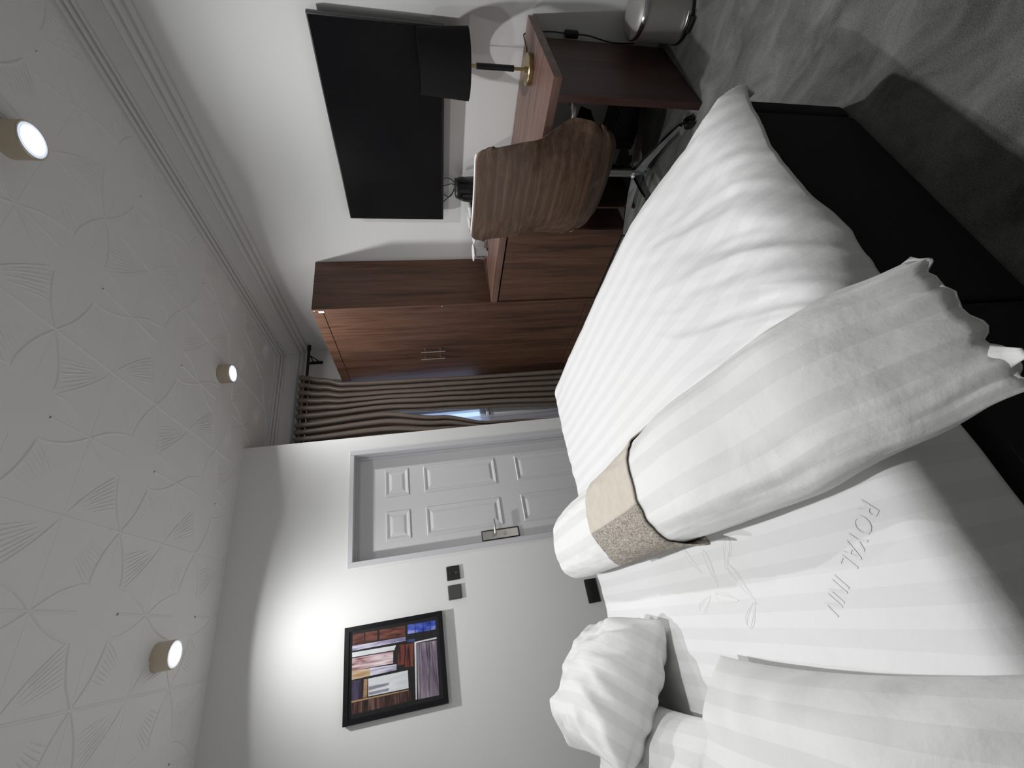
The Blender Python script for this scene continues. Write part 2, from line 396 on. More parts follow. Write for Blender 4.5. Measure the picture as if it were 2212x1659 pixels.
for ix in range(-9, 6):
    for iy in range(-12, 8):
        x = BX + ix * S; y = BY + iy * S; ox = ix % 2; oy = iy % 2
        if not (XH - .3 < x < XW + .3 and YN - .3 < y < YB + .3): continue
        # straight lines, left out of the plain fields
        if not (ox == 1):
            ridge(line((x, y - S / 2), (x, y + S / 2), 4), 0.012, 0.006)
        else:
            if oy == 0: ridge(line((x, y - S * .64), (x, y + S * .64), 4), 0.012, 0.006)
        if oy == 0: ridge(line((x - S / 2, y), (x + S / 2, y), 4), 0.008, 0.0016)
        elif ox == 0: ridge(line((x - S * .64, y), (x + S * .64, y), 4), 0.008, 0.0016)
        if ox == 1 and oy == 0:
            for s in (1, -1):
                ridge([(x + a[0] * s, y + a[1]) for a in catmull([(p[0], p[1], 0) for p in SC], 4)], 0.014, 0.0050)
        if ox == 0 and oy == 1:
            for s in (1, -1):
                ridge([(x + a[1], y + a[0] * s) for a in catmull([(p[0], p[1], 0) for p in SC], 4)], 0.014, 0.0050)
        if ox == 0 and oy == 0:
            for sx in (1, -1):
                for sy in (1, -1):
                    small = sx != sy
                    for k in range(8):
                        e_ = Vector((.220 + (.088 - .220) * k / 7, .210 + (.248 - .210) * k / 7))
                        c_ = Vector((.120 + (.058 - .120) * k / 7, .080 + (.160 - .080) * k / 7))
                        s_ = Vector((.004, .004))
                        P_ = bez(s_, c_, e_, 14)
                        st_ = 0 if k == 0 and not small else (8 if small else 4 + (k % 2) * 2)
                        ridge([(x + p.x * sx, y + p.y * sy) for p in P_[st_:]], 0.0092, 0.0044)
me = bpy.data.meshes.new('plaster_relief'); me.from_pydata(verts, [], faces); me.materials.append(M['ceil']); me.shade_smooth()
relief = bpy.data.objects.new('plaster_relief', me); COL.objects.link(relief); relief.parent = ceiling; relief['kind'] = 'stuff'

# ------------------------------------------------------------------ door in the left wall
door = empty('door_1', (0.83, YD, 0)); door['kind'] = 'structure'
LEAFY = YD + 0.085
for nm, (a, b_) in (('jamb', (OX0, DX0)), ('jamb', (DX1, OX1))):
    MB().box(a, b_, YD - 0.008, YD + 0.15, 0, OZ, 0.003).build(nm, M['frame'], door)
MB().box(DX0, DX1, YD - 0.008, YD + 0.15, DZ, OZ, 0.003).build('door_head', M['frame'], door)
for a, b_ in ((DX0, DX0 + 0.014), (DX1 - 0.014, DX1)):
    MB().box(a, b_, LEAFY - 0.022, LEAFY - 0.001, 0, DZ - 0.014, 0.002).build('door_stop', M['frame'], door)
MB().box(DX0, DX1, LEAFY - 0.022, LEAFY - 0.001, DZ - 0.014, DZ, 0.002).build('door_stop', M['frame'], door)
leaf = MB().box(DX0 + 0.003, DX1 - 0.003, LEAFY, LEAFY + 0.04, 0.006, DZ - 0.004, 0.002).build('door_leaf', M['door'], door)
def door_panel(x0, x1, z0, z1):
    """moulded panel: raised outer bead, sunken slope and a flat raised field"""
    mb = MB(); rings = []
    for ins, dy in ((0, 0.001), (0.006, -0.007), (0.018, -0.004), (0.026, 0.0005), (0.030, 0.0005), (0.046, -0.005), (0.052, -0.006)):
        y = LEAFY + dy
        rings.append([mb.bm.verts.new((x0 + ins, y, z0 + ins)), mb.bm.verts.new((x1 - ins, y, z0 + ins)), mb.bm.verts.new((x1 - ins, y, z1 - ins)), mb.bm.verts.new((x0 + ins, y, z1 - ins))])
    for a, b_ in zip(rings, rings[1:]):
        for k in range(4): mb.bm.faces.new((a[k], a[(k + 1) % 4], b_[(k + 1) % 4], b_[k]))
    mb.bm.faces.new(rings[-1])
    mb.build('door_panel', M['door'], leaf)
for x0, x1 in ((0.578, 0.782), (0.888, 1.094)):
    for z0, z1 in ((1.575, 1.748), (0.915, 1.466), (0.20, 0.755)):
        door_panel(x0, x1, z0, z1)
plate = MB().box(0.479, 0.552, LEAFY - 0.010, LEAFY - 0.0005, 0.810, 1.086, 0.004).build('lock_plate', M['black'], door)
MB().box(0.486, 0.545, LEAFY - 0.014, LEAFY - 0.0095, 0.817, 1.079, 0.003).build('plate_face', M['nickel'], plate)
MB().tube([(0.513, LEAFY - 0.013, 0.990), (0.513, LEAFY - 0.052, 0.990), (0.522, LEAFY - 0.058, 0.990), (0.616, LEAFY - 0.058, 0.989)], 0.0085, 12).build('lever_handle', M['nickel'], plate, True)
MB().lathe([(0, 0.006), (0.012, 0.006), (0.0135, 0.003), (0.0135, 0)], (0.515, LEAFY - 0.0135, 0.915), 20, (0, -1, 0)).box(0.5135, 0.5165, LEAFY - 0.0205, LEAFY - 0.0192, 0.908, 0.921).build('key_cylinder', M['steel'], plate, True)

# ------------------------------------------------------------------ window behind the curtains
win = empty('window_1', ((WX0 + WX1) / 2, YB, WZ0)); win['kind'] = 'structure'
fw = 0.05
for x0, x1 in ((WX0, WX0 + fw), (WX1 - fw, WX1), ((WX0 + WX1) / 2 - 0.03, (WX0 + WX1) / 2 + 0.03)):
    MB().box(x0, x1, YB + 0.035, YB + 0.095, WZ0 + fw, WZ1 - fw, 0.004).build('window_post', M['upvc'], win)
for z0, z1 in ((WZ0, WZ0 + fw), (WZ1 - fw, WZ1)):
    MB().box(WX0, WX1, YB + 0.035, YB + 0.095, z0, z1, 0.004).build('window_rail', M['upvc'], win)
for x0, x1 in ((WX0 + fw, (WX0 + WX1) / 2 - 0.03), ((WX0 + WX1) / 2 + 0.03, WX1 - fw)):
    MB().box(x0, x1, YB + 0.062, YB + 0.068, WZ0 + fw, WZ1 - fw).build('pane', M['pane'], win)
MB().box(WX0 - 0.02, WX1 + 0.02, YB - 0.03, YB + 0.034, WZ0 - 0.025, WZ0, 0.004).build('window_sill', M['upvc'], win)

# ------------------------------------------------------------------ downlights
def downlight(x, y, label):
    t = empty('ceiling_downlight', (x, y, ZC), label, 'light', 'surface downlights on the ceiling')
    r, h = 0.062, 0.074
    MB().lathe([(r, -0.0005), (r, -h + 0.003), (r - 0.002, -h), (r - 0.006, -h), (r - 0.006, -h + 0.006), (0, -h + 0.006)], (x, y, ZC), 40).build('housing', M['champagne'], t, True, 30)
    MB().lathe([(0.055, -h + 0.004), (0.054, -h - 0.001), (0.047, -h - 0.001), (0.047, -h + 0.004)], (x, y, ZC), 40, cap=False).build('lens_rim', M['ledrim'], t, True, 30)
    MB().lathe([(0.047, -h + 0.003), (0.042, -h + 0.0015), (0, -h + 0.0005)], (x, y, ZC), 40).build('lens', M['led'], t, True, 60)
    ld = bpy.data.lights.new('lamp_light', 'SPOT'); ld.energy = LAMP_W; ld.color = LAMP_COL
    ld.spot_size = LAMP_CONE; ld.spot_blend = LAMP_BLEND; ld.shadow_soft_size = 0.026
    # photometric curve of the lens: intensity ~ cos(theta)^LAMP_POW inside a sharp cut-off
    ld.use_nodes = True; ln = ld.node_tree; em = ln.nodes['Emission']
    tcn = ln.nodes.new('ShaderNodeTexCoord'); sx = ln.nodes.new('ShaderNodeSeparateXYZ')
    ab = ln.nodes.new('ShaderNodeMath'); ab.operation = 'ABSOLUTE'
    pw = ln.nodes.new('ShaderNodeMath'); pw.operation = 'POWER'; pw.inputs[1].default_value = LAMP_POW
    ln.links.new(tcn.outputs['Normal'], sx.inputs[0]); ln.links.new(sx.outputs['Z'], ab.inputs[0])
    ln.links.new(ab.outputs[0], pw.inputs[0]); ln.links.new(pw.outputs[0], em.inputs['Strength'])
    lo = bpy.data.objects.new('lamp_light', ld); COL.objects.link(lo); lo.parent = t; lo.location = (0, 0, -h - 0.012)
    return t
downlight(1.685, 1.02, 'brass cylinder downlight above the television and desk, cut off by the edge of the picture')
downlight(1.69, 2.57, 'small brass cylinder downlight farthest away, by the wardrobe and curtains')
downlight(0.10, 2.52, 'brass cylinder downlight close to the white wall above the framed picture')
downlight(0.10, 1.02, 'brass cylinder downlight above the middle of the bed')

# ------------------------------------------------------------------ wardrobe and low cabinet
WF = 2.08; Y0, Y1 = 2.418, 3.535; WH = 2.140
wd = empty('wardrobe', ((WF + XW) / 2, (Y0 + Y1) / 2, 0), 'tall walnut wardrobe with two doors and steel bar handles against the television wall', 'wardrobe')
MB().box(WF + 0.004, XW - 0.004, Y0, Y0 + 0.018, 0, WH, 0.001).build('side_panel', M['ward'], wd)
MB().box(WF + 0.004, XW - 0.004, Y1 - 0.018, Y1, 0, WH, 0.001).build('side_panel', M['ward'], wd)
MB().box(WF + 0.004, XW - 0.004, Y0 + 0.018, Y1 - 0.018, WH - 0.018, WH, 0.001).build('top_panel', M['ward'], wd)
MB().box(XW - 0.012, XW - 0.004, Y0 + 0.018, Y1 - 0.018, 0.02, WH - 0.018).build('back_panel', M['deskp'], wd)
MB().box(WF + 0.022, XW - 0.012, Y0 + 0.018, Y1 - 0.018, 0.05, 0.068).build('bottom_panel', M['ward'], wd)
MB().box(WF, WF + 0.02, Y0 + 0.034, Y1 - 0.034, 2.070, WH, 0.0015).build('top_rail', M['ward'], wd)
MB().box(WF, WF + 0.02, Y0 + 0.034, Y1 - 0.034, 0.0, 0.060, 0.0015).build('bottom_rail', M['ward'], wd)
for a, b_ in ((Y0 + 0.001, Y0 + 0.034), (Y1 - 0.034, Y1 - 0.001)):
    MB().box(WF, WF + 0.0035, a, b_, 0, WH, 0.001).build('stile', M['ward'], wd)
YS = 3.012
for (a, b_), hy in (((Y0 + 0.036, YS - 0.0015), 2.985), ((YS + 0.0015, Y1 - 0.036), 3.092)):
    dr = MB().box(WF + 0.0035, WF + 0.021, a, b_, 0.066, 2.068, 0.0015).build('wardrobe_door', M['ward'], wd)
    hb = MB(); hb.tube([(WF - 0.032, hy, 1.212), (WF - 0.032, hy, 1.417)], 0.006, 12)
    for z in (1.250, 1.379): hb.tube([(WF + 0.0034, hy, z), (WF - 0.032, hy, z)], 0.0045, 10)
    hb.build('bar_handle', M['nickel'], dr, True)
MB().box(WF - 0.004, WF - 0.0002, 2.432, 2.452, 2.060, 2.098, 0.001).build('white_clip', M['china'], wd)
for y, z in ((2.434, 2.125), (2.44, 1.23)):
    MB().lathe([(0.004, 0), (0.0035, 0.001), (0, 0.0012)], (WF - 0.0002, y, z), 12, (-1, 0, 0)).build('screw_cap', M['china'], wd)

CT = 0.857; CY0 = 1.743
cb = empty('side_cabinet', ((WF + XW) / 2, (CY0 + Y0) / 2, 0), 'low walnut cabinet with thick top, between wardrobe and desk', 'cabinet')
MB().box(WF, XW - 0.004, 1.60, Y0 - 0.001, CT - 0.046, CT, 0.0015).build('cabinet_top', M['deskt'], cb)
MB().box(WF + 0.022, XW - 0.004, CY0, CY0 + 0.018, 0, CT - 0.047).build('side_panel', M['deskp'], cb)
MB().box(WF + 0.022, XW - 0.004, Y0 - 0.02, Y0 - 0.002, 0, CT - 0.047).build('side_panel', M['ward'], cb)
MB().box(XW - 0.016, XW - 0.004, CY0 + 0.018, Y0 - 0.02, 0, CT - 0.047).build('back_panel', M['deskp'], cb)
MB().box(WF + 0.003, WF + 0.021, CY0 + 0.002, Y0 - 0.012, 0.02, CT - 0.056, 0.0015).build('cabinet_door', M['ward'], cb)

# ------------------------------------------------------------------ desk
dk = empty('desk', (2.24, 1.28, 0), 'dark walnut writing desk with thick top and slab side, against the television wall', 'desk')
MB().box(1.937, XW - 0.012, 0.826, CY0 - 0.146, 0.710, 0.750, 0.0015).build('desktop', M['deskt'], dk)
MB().box(1.937, 2.49, 0.893, 0.926, 0.0, 0.7095, 0.0015).build('side_panel', M['deskp'], dk)
MB().box(2.10, XW - 0.005, CY0 - 0.16, CY0 - 0.146, 0.0, 0.7095, 0.0015).build('side_panel', M['deskp'], dk)
bx = empty('storage_box', (2.467, 1.18, 0), 'black box standing on the carpet under the desk', 'box')
MB().box(2.402, 2.535, 0.955, 1.40, 0.004, 0.165, 0.010).build('body', M['black'], bx, True)
MB().box(2.397, 2.540, 0.950, 1.405, 0.167, 0.186, 0.005).build('lid', M['black'], bx, True)

# ------------------------------------------------------------------ table lamp
LX, LY = 2.335, 0.974
tl_ = empty('table_lamp', (LX, LY, 0.75), 'table lamp with black drum shade, brass stem and round brass base on the desk', 'lamp')
MB().lathe([(0.066, 0.0005), (0.067, 0.003), (0.067, 0.021), (0.064, 0.024), (0, 0.024)], (LX, LY, 0.75), 48).build('base', M['brass'], tl_, True, 30)
MB().lathe([(0.012, 0.024), (0.012, 0.034), (0.0075, 0.038), (0.0075, 0.335), (0.0, 0.335)], (LX, LY, 0.75), 20).build('stem', M['brass'], tl_, True, 30)
MB().lathe([(0.0077, 0.085), (0.0135, 0.086), (0.0135, 0.272), (0.0077, 0.273)], (LX, LY, 0.75), 24, cap=False).build('grip_sleeve', M['black'], tl_, True, 30)
mb = MB(); mb.lathe([(0.146, 0.315), (0.129, 0.548), (0.1275, 0.548), (0.1445, 0.315), (0.146, 0.315)], (LX, LY, 0.75), 64, cap=False)
shade = mb.build('lamp_shade', M['fabric'], tl_, True, 40)
mb = MB()
for k in range(3):
    a = 2 * math.pi * k / 3; mb.tube([(LX, LY, 1.078), (LX + 0.139 * math.cos(a), LY + 0.139 * math.sin(a), 1.090)], 0.002, 6)
mb.lathe([(0.017, 0.33), (0.017, 0.39), (0, 0.39)], (LX, LY, 0.75), 16).build('lamp_holder', M['brass'], shade, True)
cab = catmull([(LX + 0.064, LY - 0.01, 0.7545), (2.46, 0.93, 0.755), (2.525, 0.915, 0.757), (2.5445, 0.905, 0.752), (2.5445, 0.895, 0.70), (2.54, 0.885, 0.62), (2.53, 0.884, 0.51), (2.53, 0.884, 0.42), (2.525, 0.90, 0.31), (2.53, 0.905, 0.24), (2.53, 0.90, 0.15)], 6)
MB().tube(cab, 0.0032, 7).build('cable', M['black'], tl_, True)
MB().box(2.512, 2.545, 0.869, 0.899, 0.475, 0.545, 0.006).build('inline_switch', M['black'], tl_, True)

# ------------------------------------------------------------------ television
tv = empty('television', (2.49, 1.43, 1.48), 'large flat black television hung on the white wall above the desk', 'television')
MB().box(2.478, 2.510, 0.876, 1.977, 1.172, 1.791, 0.003).build('cabinet', M['black'], tv, True)
MB().box(2.4765, 2.4785, 0.884, 1.969, 1.186, 1.784).build('screen', M['screen'], tv)
MB().box(2.508, XW - 0.002, 1.28, 1.58, 1.34, 1.62, 0.004).build('wall_bracket', M['black'], tv)
mb = MB()
mb.tube(catmull([(2.515, 1.70, 1.20), (2.525, 1.69, 1.14), (2.53, 1.73, 1.095), (2.525, 1.80, 1.11), (2.515, 1.86, 1.17)], 8), 0.0026, 6)
mb.tube(catmull([(2.52, 1.76, 1.20), (2.53, 1.735, 1.12), (2.533, 1.76, 1.092), (2.53, 1.83, 1.125), (2.52, 1.80, 1.18)], 8), 0.0026, 6)
mb.build('cables', M['black'], tv, True)
tv.rotation_euler = (math.radians(0.9), 0, 0)

# ------------------------------------------------------------------ things on the cabinet
KX, KY = 2.41, 1.69
kt = empty('kettle', (KX, KY, CT), 'black kettle on the cabinet top behind the desk chair', 'kettle')
MB().lathe([(0.070, 0.0005), (0.078, 0.004), (0.078, 0.026), (0.074, 0.028), (0, 0.028)], (KX, KY, CT), 40).build('power_base', M['black'], kt, True, 30)
MB().lathe([(0.072, 0.029), (0.076, 0.034), (0.074, 0.12), (0.068, 0.225), (0.066, 0.232), (0, 0.232)], (KX, KY, CT), 40).build('body', M['gloss'], kt, True, 30)
MB().lathe([(0.060, 0.233), (0.060, 0.243), (0.052, 0.252), (0, 0.255)], (KX, KY, CT), 32).build('lid', M['black'], kt, True, 30)
MB().tube(catmull([(KX - 0.062, KY, CT + 0.222), (KX - 0.108, KY, CT + 0.215), (KX - 0.112, KY, CT + 0.12), (KX - 0.074, KY, CT + 0.06)], 6), 0.010, 8).build('handle', M['black'], kt, True)
MB().prism([(KX + 0.055, KY - 0.02, CT + 0.20), (KX + 0.055, KY + 0.02, CT + 0.20), (KX + 0.105, KY + 0.006, CT + 0.235), (KX + 0.105, KY - 0.006, CT + 0.235)], (-0.01, 0, 0.012)).build('spout', M['gloss'], kt)
ty = empty('tea_caddy', (2.40, 1.88, CT), 'black open refreshment caddy with white packets beside the black kettle', 'tray')
mb = MB(); mb.box(2.34, 2.47, 1.785, 1.975, CT + 0.0005, CT + 0.010).box(2.34, 2.348, 1.785, 1.975, CT + 0.010, CT + 0.15).box(2.462, 2.47, 1.785, 1.975, CT + 0.010, CT + 0.15)
mb.box(2.348, 2.462, 1.785, 1.793, CT + 0.010, CT + 0.15).box(2.348, 2.462, 1.967, 1.975, CT + 0.010, CT + 0.15).build('body', M['black'], ty)
MB().box(2.348, 2.462, 1.876, 1.884, CT + 0.010, CT + 0.13).build('divider', M['black'], ty)
MB().tube(catmull([(2.40, 1.976, CT + 0.10), (2.40, 1.997, CT + 0.095), (2.40, 2.0, CT + 0.07), (2.40, 1.976, CT + 0.06)], 6), 0.003, 7).build('ring_handle', M['black'], ty, True)
def packet(x, y, tiltx, label):
    p = MB().box(-0.045, 0.045, -0.0425, 0.0425, -0.012, 0.012, 0.008, 2).build('sugar_packet', M['china'], None, True)
    p.location = (x, y, CT + 0.152); p.rotation_euler = (tiltx, 0, 0.05)
    tag(p, label, 'packet', 'white packets in the caddy')
packet(2.402, 1.835, math.radians(-12), 'white packet poking up from the black caddy, nearer the kettle')
packet(2.40, 1.922, math.radians(-8), 'white packet poking up from the black caddy, farther from the kettle')
def glass_cup(x, y, label, lab2, tilt):
    t = empty('glass_cup', (x, y, CT), label, 'cup', 'glass cups on the cabinet')
    MB().lathe([(0.0, 0.001), (0.030, 0.001), (0.034, 0.006), (0.037, 0.088), (0.0345, 0.088), (0.0315, 0.012), (0, 0.009)], (x, y, CT), 36).build('body', M['glass'], t, True, 40)
    MB().tube(catmull([(x - 0.035, y + 0.006, CT + 0.066), (x - 0.056, y + 0.010, CT + 0.062), (x - 0.060, y + 0.011, CT + 0.038), (x - 0.033, y + 0.006, CT + 0.020)], 6), 0.0042, 8).build('handle', M['glass'], t, True)
    s = MB().lathe([(0.022, 0.0), (0.026, 0.003), (0.056, 0.014), (0.064, 0.020), (0.062, 0.0225), (0.052, 0.018), (0.024, 0.008), (0, 0.007)], (0, 0, 0), 40).build('saucer', M['china'], None, True, 40)
    s.location = (x, y, CT + 0.0895); s.rotation_euler = tilt
    tag(s, lab2, 'saucer', 'white saucers on the glass cups')
glass_cup(2.40, 2.215, 'clear glass cup under a white saucer, beside the wardrobe', 'white saucer lying on the glass cup beside the wardrobe', (0, 0, 0))
glass_cup(2.43, 2.075, 'clear glass cup half hidden behind the walnut chair back', 'white saucer on the glass cup nearest the chair back', (math.radians(2), 0, 0))

# ------------------------------------------------------------------ desk chair
HX, HY = 2.07, 1.335
ch = empty('desk_chair', (HX, HY, 0), 'swivel desk chair with curved walnut shell back and chrome star base', 'chair')
def shell_pt(s, t, off=0.0):
    """s -1..1 across, t 0..1 from the seat edge up to the top"""
    z = 0.372 + 0.720 * t
    xb = interp(t, [(0, 0.09), (0.08, 0.03), (0.2, -0.008), (0.45, -0.022), (1, -0.06)])
    hw = interp(t, [(0, 0.262), (0.10, 0.295), (0.22, 0.318), (0.33, 0.322), (0.60, 0.264), (0.94, 0.246), (1, 0.246)])
    wr = interp(t, [(0, 0.05), (0.2, 0.11), (0.36, 0.135), (0.65, 0.05), (1, 0.03)])
    # rounded outline: squeeze the square parameter domain towards a superellipse near the corners
    a = abs(s)
    def rnd(r): q = max(0.0, a * hw - (hw - r)); return r - math.sqrt(max(0.0, r * r - q * q))
    top = rnd(0.048) * sm(t, 0.86, 1.0)
    bot = rnd(0.10) * 0.7 * sm(t, 0.30, 0.0); inn = 1.0
    return Vector((HX - 0.285 + xb + wr * a ** 2.2 + off, HY - 0.045 + hw * s * inn * (1 - off * 0.4), z + bot - top))
mb = MB(); mb.grid(81, 81, lambda u, v: shell_pt(math.sin((u - 0.5) * math.pi), v))
sh = mb.build('backrest_shell', M['shell'], ch, True, None)
md = sh.modifiers.new('thickness', 'SOLIDIFY'); md.thickness = 0.012; md.offset = 1.0
mb = MB(); mb.grid(41, 41, lambda u, v: shell_pt((u * 2 - 1) * 0.90, 0.16 + v * 0.843, 0.015))
up = mb.build('upholstery', M['leather'], ch, True, None)
md = up.modifiers.new('thickness', 'SOLIDIFY'); md.thickness = 0.020; md.offset = 1.0
mb = MB()
def seat_pt(u, v):
    s = u * 2 - 1
    return Vector((HX - 0.19 + 0.40 * v, HY - 0.045 + 0.215 * s * (1 - 0.12 * v ** 3), 0.490 + 0.035 * abs(s) ** 3 * (1 - v) - 0.03 * v ** 4 + 0.014 * (1 - s * s)))
mb.grid(25, 25, seat_pt); st = mb.build('seat', M['fabric'], ch, True, None)
md = st.modifiers.new('thickness', 'SOLIDIFY'); md.thickness = 0.06; md.offset = -1.0
for sd in (-1, 1):
    mb = MB(); pth = catmull([shell_pt(0.92 * sd, 0.36, 0.02), Vector((HX - 0.07, HY - 0.045 + 0.312 * sd, 0.604)), Vector((HX + 0.06, HY - 0.045 + 0.295 * sd, 0.590)), Vector((HX + 0.16, HY - 0.045 + 0.262 * sd, 0.565)), Vector((HX + 0.20, HY - 0.045 + 0.225 * sd, 0.520))], 6)
    sec = []
    for i_, p in enumerate(pth):
        sec.append([mb.bm.verts.new(p + Vector((0, w_, h_))) for w_, h_ in ((-0.016, -0.008), (0.016, -0.008), (0.016, 0.006), (-0.016, 0.006))])
    for A_, B_ in zip(sec, sec[1:]):
        for q_ in range(4): mb.bm.faces.new((A_[q_], A_[(q_ + 1) % 4], B_[(q_ + 1) % 4], B_[q_]))
    mb.bm.faces.new(sec[0]); mb.bm.faces.new(sec[-1])
    mb.build('armrest', M['leather'], ch)
MB().box(HX - 0.12, HX + 0.12, HY - 0.10, HY + 0.10, 0.405, 0.428, 0.006).build('seat_plate', M['black'], ch, True)
MB().lathe([(0.024, 0.145), (0.024, 0.30), (0.014, 0.302), (0.014, 0.406), (0, 0.406)], (HX, HY, 0), 20).build('gas_lift', M['steel'], ch, True, 30)
MB().lathe([(0.012, 0.05), (0.012, 0.078), (0.034, 0.08), (0.036, 0.14), (0.030, 0.148), (0, 0.148)], (HX, HY, 0), 28).build('hub', M['chrome'], ch, True, 30)
for k in range(5):
    a = math.radians(-113 + 72 * k); c, s = math.cos(a), math.sin(a)
    mb = MB(); q = []
    for r, wd_, zt, zb in ((0.030, 0.017, 0.136, 0.082), (0.12, 0.015, 0.128, 0.088), (0.26, 0.012, 0.104, 0.076), (0.375, 0.009, 0.080, 0.060)):
        q.append([mb.bm.verts.new((HX + c * r - s * w_, HY + s * r + c * w_, z_)) for w_, z_ in ((-wd_, zb), (wd_, zb), (wd_ * .6, zt), (-wd_ * .6, zt))])
    for A_, B_ in zip(q, q[1:]):
        for i in range(4): mb.bm.faces.new((A_[i], A_[(i + 1) % 4], B_[(i + 1) % 4], B_[i]))
    mb.bm.faces.new(q[0]); mb.bm.faces.new(q[-1])
    lg = mb.build('leg', M['chrome'], ch, False)
    ca = MB(); cx, cy = HX + c * 0.385, HY + s * 0.385
    ca.tube([(cx, cy, 0.072), (cx, cy, 0.050)], 0.006, 8)
    for sd in (-1, 1):
        ca.lathe([(0, -0.009), (0.020, -0.009), (0.025, -0.005), (0.025, 0.005), (0.020, 0.009), (0, 0.009)], (cx - s * 0.013 * sd + 0.012, cy + c * 0.013 * sd, 0.0255), 20, (-s, c, 0))
    ca.build('caster', M['gloss'], lg, True, 30)

# ------------------------------------------------------------------ pedal bin
PX, PY = 2.41, 0.735
pb = empty('pedal_bin', (PX, PY, 0), 'small brushed steel pedal bin on the carpet at the desk end', 'bin')
MB().lathe([(0.108, 0.0005), (0.110, 0.004), (0.110, 0.016), (0.106, 0.018), (0, 0.018)], (PX, PY, 0), 48).build('base_ring', M['black'], pb, True, 30)
MB().lathe([(0.105, 0.018), (0.105, 0.236), (0.100, 0.236), (0.100, 0.03)], (PX, PY, 0), 48, cap=False).build('body', M['binsteel'], pb, True, 30)
MB().lathe([(0.1065, 0.237), (0.1085, 0.241), (0.1085, 0.252), (0.104, 0.258), (0.1045, 0.2575)], (PX, PY, 0), 48, cap=False).build('lid_rim', M['chrome'], pb, True, 30)
MB().lathe([(0.1065, 0.252), (0.100, 0.262), (0.075, 0.273), (0.03, 0.279), (0, 0.280)], (PX, PY, 0), 48, cap=False).build('lid', M['binsteel'], pb, True, 60)
MB().box(PX - 0.135, PX - 0.10, PY - 0.045, PY + 0.02, 0.010, 0.022, 0.004).build('pedal', M['black'], pb, True)
hp = MB().tube([(PX - 0.108, PY - 0.06, 0.035), (PX - 0.118, PY - 0.01, 0.033), (PX - 0.112, PY + 0.04, 0.035)], 0.007, 8).build('pedal_trim', M['chrome'], pb, True)

# ------------------------------------------------------------------ framed picture
PX0, PX1, PZ0, PZ1 = -0.384, 0.093, 1.403, 1.985
pc = empty('framed_picture', ((PX0 + PX1) / 2, YD, 1.69), 'black framed abstract painting of coloured blocks hanging on the white wall', 'picture')
fwid = 0.026; fy = YD - 0.030
def fbar(poly): MB().prism([(x, fy, z) for x, z in poly], (0, 0.029, 0)).build('frame_bar', M['pframe'], pc)
fbar([(PX0, PZ0), (PX1, PZ0), (PX1 - fwid, PZ0 + fwid), (PX0 + fwid, PZ0 + fwid)])
fbar([(PX0, PZ1), (PX1, PZ1), (PX1 - fwid, PZ1 - fwid), (PX0 + fwid, PZ1 - fwid)])
fbar([(PX0, PZ0), (PX0, PZ1), (PX0 + fwid, PZ1 - fwid), (PX0 + fwid, PZ0 + fwid)])
fbar([(PX1, PZ0), (PX1, PZ1), (PX1 - fwid, PZ1 - fwid), (PX1 - fwid, PZ0 + fwid)])
def paint(name, cols, axis, sc=30, st=9):
    mt, nt, b = newmat(name); tc = N(nt, 'ShaderNodeTexCoord'); mp = N(nt, 'ShaderNodeMapping')
    s_ = [sc] * 3; s_['XYZ'.index(axis)] = sc / st; mp.inputs['Scale'].default_value = s_; nt.links.new(tc.outputs['Object'], mp.inputs[0])
    n1 = N(nt, 'ShaderNodeTexNoise'); n1.inputs['Scale'].default_value = 1.5; n1.inputs['Detail'].default_value = 5; n1.inputs['Distortion'].default_value = 0.6
    nt.links.new(mp.outputs[0], n1.inputs['Vector'])
    rp = N(nt, 'ShaderNodeValToRGB'); e = rp.color_ramp.elements
    e[0].position = 0.33; e[1].position = 0.68
    e[0].color = (*L8(*cols[0]), 1); e[1].color = (*L8(*cols[-1]), 1)
    if len(cols) == 3: k = e.new(0.5); k.color = (*L8(*cols[1]), 1)
    nt.links.new(n1.outputs['Fac'], rp.inputs[0]); nt.links.new(rp.outputs[0], b.inputs['Base Color'])
    b.inputs['Roughness'].default_value = 0.35; b.inputs['Coat Weight'].default_value = 0.4; b.inputs['Coat Roughness'].default_value = 0.05
    return mt
